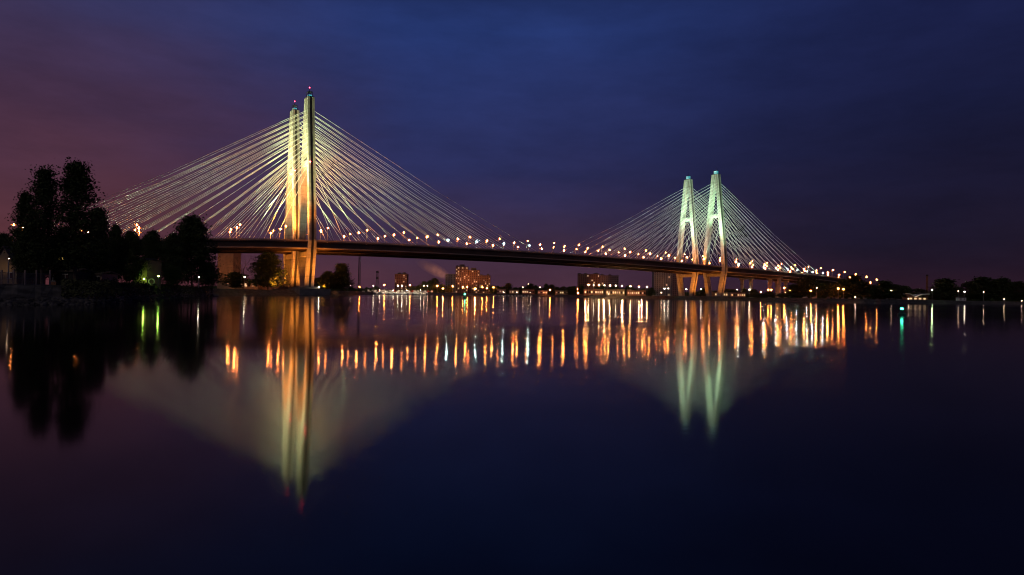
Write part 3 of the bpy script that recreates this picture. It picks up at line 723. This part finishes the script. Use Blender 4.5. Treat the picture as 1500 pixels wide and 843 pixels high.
# faint plume of smoke
m = bpy.data.materials.new('thin_smoke'); m.use_nodes = True; nt = m.node_tree; nt.nodes.remove(nt.nodes['Principled BSDF'])
pvn = nt.nodes.new('ShaderNodeVolumePrincipled'); pvn.inputs['Color'].default_value = (.95,.8,.72,1); tcn = nt.nodes.new('ShaderNodeTexCoord')
nn = nt.nodes.new('ShaderNodeTexNoise'); nn.inputs['Scale'].default_value = .05; nn.inputs['Detail'].default_value = 2
sx = nt.nodes.new('ShaderNodeVectorMath'); sx.operation = 'LENGTH'; mpn = nt.nodes.new('ShaderNodeMapping'); mpn.inputs['Scale'].default_value = (1/36,1/12,1/11)
nt.links.new(tcn.outputs['Object'], mpn.inputs[0]); nt.links.new(mpn.outputs[0], sx.inputs[0]); nt.links.new(tcn.outputs['Object'], nn.inputs['Vector'])
a1 = nt.nodes.new('ShaderNodeMapRange'); a1.inputs['From Min'].default_value = .15; a1.inputs['From Max'].default_value = 1.; a1.inputs['To Min'].default_value = 1; a1.inputs['To Max'].default_value = 0
nt.links.new(sx.outputs['Value'], a1.inputs['Value'])
a2 = nt.nodes.new('ShaderNodeMath'); a2.operation = 'MULTIPLY'; nt.links.new(a1.outputs[0], a2.inputs[0]); nt.links.new(nn.outputs['Fac'], a2.inputs[1])
a3 = nt.nodes.new('ShaderNodeMath'); a3.operation = 'MULTIPLY'; nt.links.new(a2.outputs[0], a3.inputs[0]); a3.inputs[1].default_value = .034
nt.links.new(a3.outputs[0], pvn.inputs['Density']); nt.links.new(pvn.outputs[0], nt.nodes['Material Output'].inputs['Volume'])
mb = MB(); mb.ball((0,0,0), 36, 12, 11, 20, 12); o = mb.build('smoke_plume', m); o.location = (gx(634,1020), 1020, gh(634,394,1020)); o.rotation_euler = (0, R(26), 0)
tag(o, 'faint orange-lit smoke drifting left above the shore beside the grey slab', 'smoke', kind='stuff')
spot('smoke_glow_beam', (gx(652,1010), 1010, 9), (gx(638,1020), 1020, 42), (1,.42,.2), 160000, 90, 1.)  # unseen spot added to tint the plume orange
# winged pavilion
pv = empty('pavilion', (gx(1345,540), 540, 3.)); k_ = 540/F
mb = MB(); mb.box(-9,9,.5,8,0,2.2); mb.build('wall', M['brick'], pv)
def slab(mb, p, q, y0, y1, th=.25): mb.add([(p[0],y0,p[1]),(q[0],y0,q[1]),(q[0],y1,q[1]),(p[0],y1,p[1]),(p[0],y0,p[1]+th),(q[0],y0,q[1]+th),(q[0],y1,q[1]+th),(p[0],y1,p[1]+th)], [(0,3,2,1),(4,5,6,7),(0,1,5,4),(1,2,6,5),(2,3,7,6),(3,0,4,7)])
mb = MB(); slab(mb, (-10.5,5.0), (-7.5,5.0), -1, 9, .6); slab(mb, (-7.5,5.0), (-3,2.4), -1, 9, .6); slab(mb, (-3,2.4), (2,4.4), -1, 9, .6); slab(mb, (2,4.4), (9.5,5.1), -1, 9, .6); mb.build('roof', M['white'], pv)
for x in (-6,-2,2,6): mb = MB(); mb.box(x-1,x+1,.38,.49,.5,1.9); mb.build('window', M['win'], pv)
tag(pv, 'pavilion with white winged roof and warm windows near the right shore', 'pavilion')
spot('pavilion_floodlight_beam', (gx(1345,535), 533, 3.6), (gx(1345,540), 541, 7.5), (1,.6,.4), 1500, 150, .5)
ch = empty('spire_tower', (gx(1347,640), 640, 3.)); H = gh(1347,427,640)-3
mb = MB(); mb.box(-1.4,1.4,-1.4,1.4,0,H-1); mb.build('wall', M['white'], ch)
mb = MB(); mb.tube([(0,0,H-1),(0,0,H+3.8)], [2.0,.1], 4); mb.build('spire', M['white'], ch); tag(ch, 'small pale tower with pointed spire left of the chimney', 'tower')
house('shed', 'small white waterside shed under a pale lamp at right', 1405, 1415.5, 436.3, 435, 540, M['white'], 4, cols=2)

# fence on the left bank
fe = empty('fence', (0,0,0)); tag(fe, 'pale posts and mesh fence along the top of the left bank', 'fence')
fp = [(-16,94),(2,95.5),(19.5,97),(36.5,98.5),(53,100),(73,102)]
for px, d in fp:
    mb = MB(); mb.box(gx(px,d)-.09,gx(px,d)+.09,d-.09,d+.09,2.6,gh(px,396,d)); mb.build('post', M['flange'], fe)
mb = MB()
for (a,da),(c,dc) in zip(fp, fp[1:]):
    for k in range(14):
        t = k/14; d = da+(dc-da)*t; x = gx(a+(c-a)*t, d); mb.tube([(x,d,2.7),(x,d,4.7)], .018, 4, caps=False)
    for h in (2.9,3.8,4.65): mb.tube([(gx(a,da),da,h),(gx(c,dc),dc,h)], .03, 4, caps=False)
mb.build('mesh_panel', M['steel'], fe)
spot('house_fill_beam', (gx(10,123.5), 123.5, 4.4), (gx(5,128), 128, 6.5), (1,.6,.3), 200, 140, .9)  # unseen spot added to brighten the gabled house front
spot('house_fill_beam', (gx(98,122), 121, 8), (gx(98,134), 134, 6), (1,.5,.3), 450, 110, .9)  # another added spot without a fixture, for the reddish house
# hoop beside the yard lamp
mb = MB(); c0 = Vector((gx(222,147), 147, 4.2))
for i in range(20):
    a, b2 = math.pi*2*i/20, math.pi*2*(i+1)/20; r = .68
    mb.tube([c0+Vector((math.cos(a)*r,0,math.sin(a)*r)), c0+Vector((math.cos(b2)*r,0,math.sin(b2)*r))], .12, 6, caps=False)
tag(mb.build('hoop', M['white']), 'pale ring standing left of the green yard lamp', 'ring')
# small jetty ramp at the tip of the bank
mb = MB(); T = Matrix.Translation((gx(306,228),228,1.4)) @ Matrix.Rotation(R(-35),4,'Z') @ Matrix.Rotation(R(14),4,'Y')
mb.box(-5,5,-1.2,1.2,-.15,.15, M=T); tag(mb.build('boat_ramp', M['footing']), 'short concrete ramp at the tip of the left bank', 'ramp')

# ------------------------------------------------------------------ boats, pontoon, floats, buoy
def make_boat(v):
    root = empty('motorboat'); L, B = 7.5, 2.5; mb = MB(); rings = []
    for t in (0,.2,.45,.7,.88,1.0):
        w_ = B/2*(1-max(0,t-.35)**2*2.3); w_ = max(.06,w_); z = 1.1+.45*t*t; x = -L/2+L*t
        rings.append([(x,-w_,z),(x,-w_*.75,.15),(x,0,-.25+.35*t*t),(x,w_*.75,.15),(x,w_,z)])
    for r in rings: mb.v += r
    for i in range(5):
        for k in range(4): a = i*5+k; mb.f.append((a,a+1,a+6,a+5)); mb.m.append(0)
        mb.f.append((i*5+4,i*5,i*5+5,i*5+9)); mb.m.append(0)
    mb.f.append((4,3,2,1,0)); mb.m.append(0)
    mb.build('hull', M['white' if v != 1 else 'navy'], root)
    c = MB(); c.add([(-2,-.95,1.1),(1.6,-.8,1.2),(1.6,.8,1.2),(-2,.95,1.1),(-1.8,-.8,2.5),(.6,-.65,2.5),(.6,.65,2.5),(-1.8,.8,2.5)],[(4,5,6,7),(0,1,5,4),(1,2,6,5),(2,3,7,6),(3,0,4,7)])
    cb = c.build('cabin', M['white'], root)
    w_ = MB(); w_.box(-1.5,.4,-.93,-.9,1.75,2.2); w_.build('window', M['marina_l'] if v == 2 else M['glass'], cb)
    r = MB(); r.tube([(-1,0,2.5),(-1,0,5.2)], .05, 5); r.build('mast', M['steel'], root)
    return root
protos = [make_boat(0), make_boat(1), make_boat(2)]; used = set(); bi = 0
for row_d in (752, 770):
    for k in range(17):
        px = 541 + k*5.4 + (2.5 if row_d == 770 else 0); v = [0,2,0,1,2][bi % 5]
        if v in used: o = copy_tree(protos[v])
        else: o = protos[v]; used.add(v)
        d = row_d - 30*(px-541 < 25) ; d = max(d, 735); o.location = (gx(px,d), d-30, .1); o.scale = (1.15+.35*(bi % 3 == 0),)*3; o.rotation_euler = (0,0,R(random.uniform(-104,-74)))
        rw = 'front' if row_d == 752 else 'rear'
        tag(o, f'{ORD[k+1]} moored motorboat from the left in the {rw} marina row', 'boat', 'motorboats moored in the far marina'); bi += 1
pn = MB(); pn.box(gx(536,715), gx(634,715), 712, 714, .1, .7)
for k in range(10):
    x = gx(540+k*10,715); pn.box(x-.6,x+.6,714,737,.1,.65); pn.tube([(x,711.7,-.5),(x,711.7,2.6)], .16, 6)
tag(pn.build('marina_pontoon', M['roof']), 'long floating pontoon in front of the far marina boats', 'pontoon')
for px in (556,576,596,616):
    far_lamp(px, 425.5, 736, 'far_white', f'{ORD[(px-556)//20+1]} low lamp from the left among the marina boats', .32, zb=.5, group='marina lamps')
for k in range(12):
    px = 726 + k*4.8; d = 770; mb = MB(); mb.ball((0,0,.3), 1.3,.7,.7, 8,5); mb.tube([(-1.2,0,.3),(1.2,0,.3)], .3, 6)
    o = mb.build('float', M['white']); o.location = (gx(px,d), d, .3)
    tag(o, f'{ORD[k+1]} white float from the left in the line off the far shore', 'float', 'white floats off the far shore')
for k in range(3):
    px = (738,757,777)[k]
    far_lamp(px, 428.5+k*.2, 772, 'far_small', f'{ORD[k+1]} small lamp from the left on the white float line', .42, zb=.4, group='lamps on the float line')
def make_van(colr):
    root = empty('parked_van'); b = MB()
    sec = [(-2.6,.45),(-2.6,2.0),(-2.3,2.15),(.9,2.15),(1.7,1.35),(2.5,1.15),(2.65,.45)]
    n = len(sec)
    for y in (-.95,.95): b.v += [(x,y*(1 if z < 1.5 else .88),z) for x,z in sec]
    b.f += [tuple(range(n)), tuple(range(2*n-1,n-1,-1))]+[(i,(i+1) % n+0,(i+1) % n+n,i+n)[::-1] for i in range(n)]; b.m += [0]*(n+2)
    b.build('body', colr, root)
    for x in (-1.6,1.7):
        for y in (-.9,.9):
            w_ = MB(); w_.tube([(x,y-.12,.36),(x,y+.12,.36)], .36, 12); w_.build('wheel', M['dark'], root)
    w_ = MB(); w_.box(-2.2,.6,-.96,-.9,1.4,1.9); w_.build('window', M['glass'], root); return root
vp = [make_van(M['white']), make_van(M['grey']), make_van(M['red'])]; vu = set()
for k in range(20):
    px = 540 + k*4.9 + random.uniform(-1,1); v = (0,1,0,2,0)[k % 5]
    o = copy_tree(vp[v]) if v in vu else vp[v]; vu.add(v); o.location = (gx(px,812), 812, 3.15); o.scale = (1.15,)*3; o.rotation_euler = (0,0,random.choice((R(90),R(70),R(-90),R(110),R(40))))
    tag(o, f'{ORD[k+1]} parked van from the left on the shore above the marina', 'van', 'vans parked above the marina')
# navigation buoys
def nav_buoy(px, yw, label, sc=1.):
    d = CAMH*F/(yw-hor(px)); root = empty('navigation_buoy', (gx(px,d), d, 0)); root.scale = (sc,)*3
    mb = MB(); mb.tube([(0,0,-.3),(0,0,.28),(0,0,.36)], [.62,.66,.5], 16); mb.build('float_body', M['buoy'], root, False)
    mb = MB(); mb.tube([(0,0,.36),(0,0,.95)], [.38,.24], 12); mb.build('tower', M['buoy'], root)
    mb = MB(); mb.tube([(0,0,.95),(0,0,1.0)], [.3,.3], 12); mb.tube([(0,0,1.22),(0,0,1.3)], [.2,.12], 12); mb.build('lamp_housing', M['dark'], root)
    mb = MB(); mb.tube([(0,0,1.0),(0,0,1.22)], [.19,.19], 12); mb.build('lamp', M['buoy_l'], root); return tag(root, label, 'buoy')
nav_buoy(1321.5, 462, 'green navigation buoy with lit lamp on the open water at right')
nav_buoy(681, 437.2, 'small green lit buoy far off below the brick city cluster', 1.9)

# ------------------------------------------------------------------ sky
wd_ = bpy.data.worlds.new('World'); scene.world = wd_; wd_.use_nodes = True; nt = wd_.node_tree; bg = nt.nodes['Background']
def s2l(c): return tuple((x/255/12.92 if x/255 <= .04045 else ((x/255+.055)/1.055)**2.4) for x in c)
tc = nt.nodes.new('ShaderNodeTexCoord'); sp = nt.nodes.new('ShaderNodeSeparateXYZ'); nt.links.new(tc.outputs['Generated'], sp.inputs[0])
nz = nt.nodes.new('ShaderNodeTexNoise'); nz.inputs['Scale'].default_value = 2.2; nz.inputs['Detail'].default_value = 5
mp = nt.nodes.new('ShaderNodeMapping'); mp.inputs['Scale'].default_value = (1,1,3.2); nt.links.new(tc.outputs['Generated'], mp.inputs[0]); nt.links.new(mp.outputs[0], nz.inputs['Vector'])
def math_(op, a, b):
    n = nt.nodes.new('ShaderNodeMath'); n.operation = op
    for i, v in enumerate((a,b)):
        if isinstance(v, (int,float)): n.inputs[i].default_value = v
        else: nt.links.new(v, n.inputs[i])
    return n.outputs[0]
off = math_('MULTIPLY', math_('SUBTRACT', nz.outputs['Fac'], .5), .16)
zz = math_('ADD', sp.outputs['Z'], off)
def ramp(stops):
    r = nt.nodes.new('ShaderNodeValToRGB'); els = r.color_ramp.elements
    els[0].position, els[0].color = stops[0][0], (*s2l(stops[0][1]),1); els[1].position, els[1].color = stops[-1][0], (*s2l(stops[-1][1]),1)
    for p, c in stops[1:-1]: e = els.new(p); e.color = (*s2l(c),1)
    nt.links.new(zz, r.inputs['Fac']); return r.outputs['Color']
left = ramp([(0,(92,48,54)),(.10,(82,46,58)),(.24,(68,46,70)),(.38,(54,51,88)),(.50,(20,24,46)),(1,(4,5,12))])
mid = ramp([(0,(72,46,62)),(.08,(57,42,66)),(.2,(42,44,86)),(.40,(36,53,108)),(.52,(14,19,42)),(1,(3,4,10))])
rig = ramp([(0,(42,24,36)),(.08,(28,22,40)),(.2,(23,25,54)),(.42,(27,34,76)),(.55,(11,14,32)),(1,(3,4,9))])
xx = math_('ADD', sp.outputs['X'], math_('MULTIPLY', off, 1.2))
def mixc(f, a, b):
    n = nt.nodes.new('ShaderNodeMix'); n.data_type = 'RGBA'; nt.links.new(f, n.inputs['Factor']); nt.links.new(a, n.inputs['A']); nt.links.new(b, n.inputs['B']); return n.outputs['Result']
def rng(v, a, b):
    n = nt.nodes.new('ShaderNodeMapRange'); n.interpolation_type = 'SMOOTHSTEP'; n.inputs['From Min'].default_value = a; n.inputs['From Max'].default_value = b
    nt.links.new(v, n.inputs['Value']); return n.outputs[0]
c1 = mixc(rng(xx,-.62,-.12), left, mid); c2 = mixc(rng(xx,.0,.55), c1, rig)
sky = nt.nodes.new('ShaderNodeTexSky'); sky.sky_type = 'NISHITA'; sky.sun_disc = False; sky.sun_elevation = R(-4); sky.sun_rotation = R(-50)
sc = nt.nodes.new('ShaderNodeVectorMath'); sc.operation = 'SCALE'; sc.inputs['Scale'].default_value = .02; nt.links.new(sky.outputs[0], sc.inputs[0])
n3 = nt.nodes.new('ShaderNodeTexNoise'); n3.inputs['Scale'].default_value = 5.5; n3.inputs['Detail'].default_value = 7; n3.inputs['Roughness'].default_value = .62
mp3 = nt.nodes.new('ShaderNodeMapping'); mp3.inputs['Scale'].default_value = (1,1,3.6); mp3.inputs['Rotation'].default_value = (R(8),R(14),0)
nt.links.new(tc.outputs['Generated'], mp3.inputs[0]); nt.links.new(mp3.outputs[0], n3.inputs['Vector'])
cl = nt.nodes.new('ShaderNodeMapRange'); cl.inputs['From Min'].default_value = .32; cl.inputs['From Max'].default_value = .68
cl.inputs['To Min'].default_value = .86; cl.inputs['To Max'].default_value = 1.14; nt.links.new(n3.outputs['Fac'], cl.inputs['Value'])
cm = nt.nodes.new('ShaderNodeVectorMath'); cm.operation = 'SCALE'; nt.links.new(c2, cm.inputs[0]); nt.links.new(cl.outputs[0], cm.inputs['Scale'])
ad = nt.nodes.new('ShaderNodeVectorMath'); ad.operation = 'ADD'; nt.links.new(cm.outputs[0], ad.inputs[0]); nt.links.new(sc.outputs[0], ad.inputs[1])
nt.links.new(ad.outputs[0], bg.inputs['Color']); bg.inputs['Strength'].default_value = 1.0
sd = bpy.data.lights.new('city_glow_sun', 'SUN'); sd.energy = .15; sd.angle = R(6); sd.color = (1.,.82,.66)  # added dim warm sun from behind the camera, standing in for city glow
so = bpy.data.objects.new('city_glow_sun', sd); COL.objects.link(so); so.rotation_euler = (R(52), 0, R(-20))

# ------------------------------------------------------------------ camera
cd = bpy.data.cameras.new('camera'); cd.sensor_width = 36; cd.lens = 36*F/1500; cd.clip_start = .1; cd.clip_end = 12000
cam = bpy.data.objects.new('camera', cd); COL.objects.link(cam)
pitch = math.atan((431.5-421.5)/F)
cam.matrix_world = Matrix.Translation((0,0,CAMH)) @ Matrix.Rotation(R(90)+pitch, 4, 'X') @ Matrix.Rotation(math.atan(SL), 4, 'Z')
scene.camera = cam
scene.view_settings.view_transform = 'Standard'; scene.view_settings.look = 'None'; scene.view_settings.exposure = 0; scene.view_settings.gamma = 1
scene.render.engine = 'CYCLES'
scene.cycles.pixel_filter_type = 'BLACKMAN_HARRIS'; scene.cycles.filter_width = 1.15
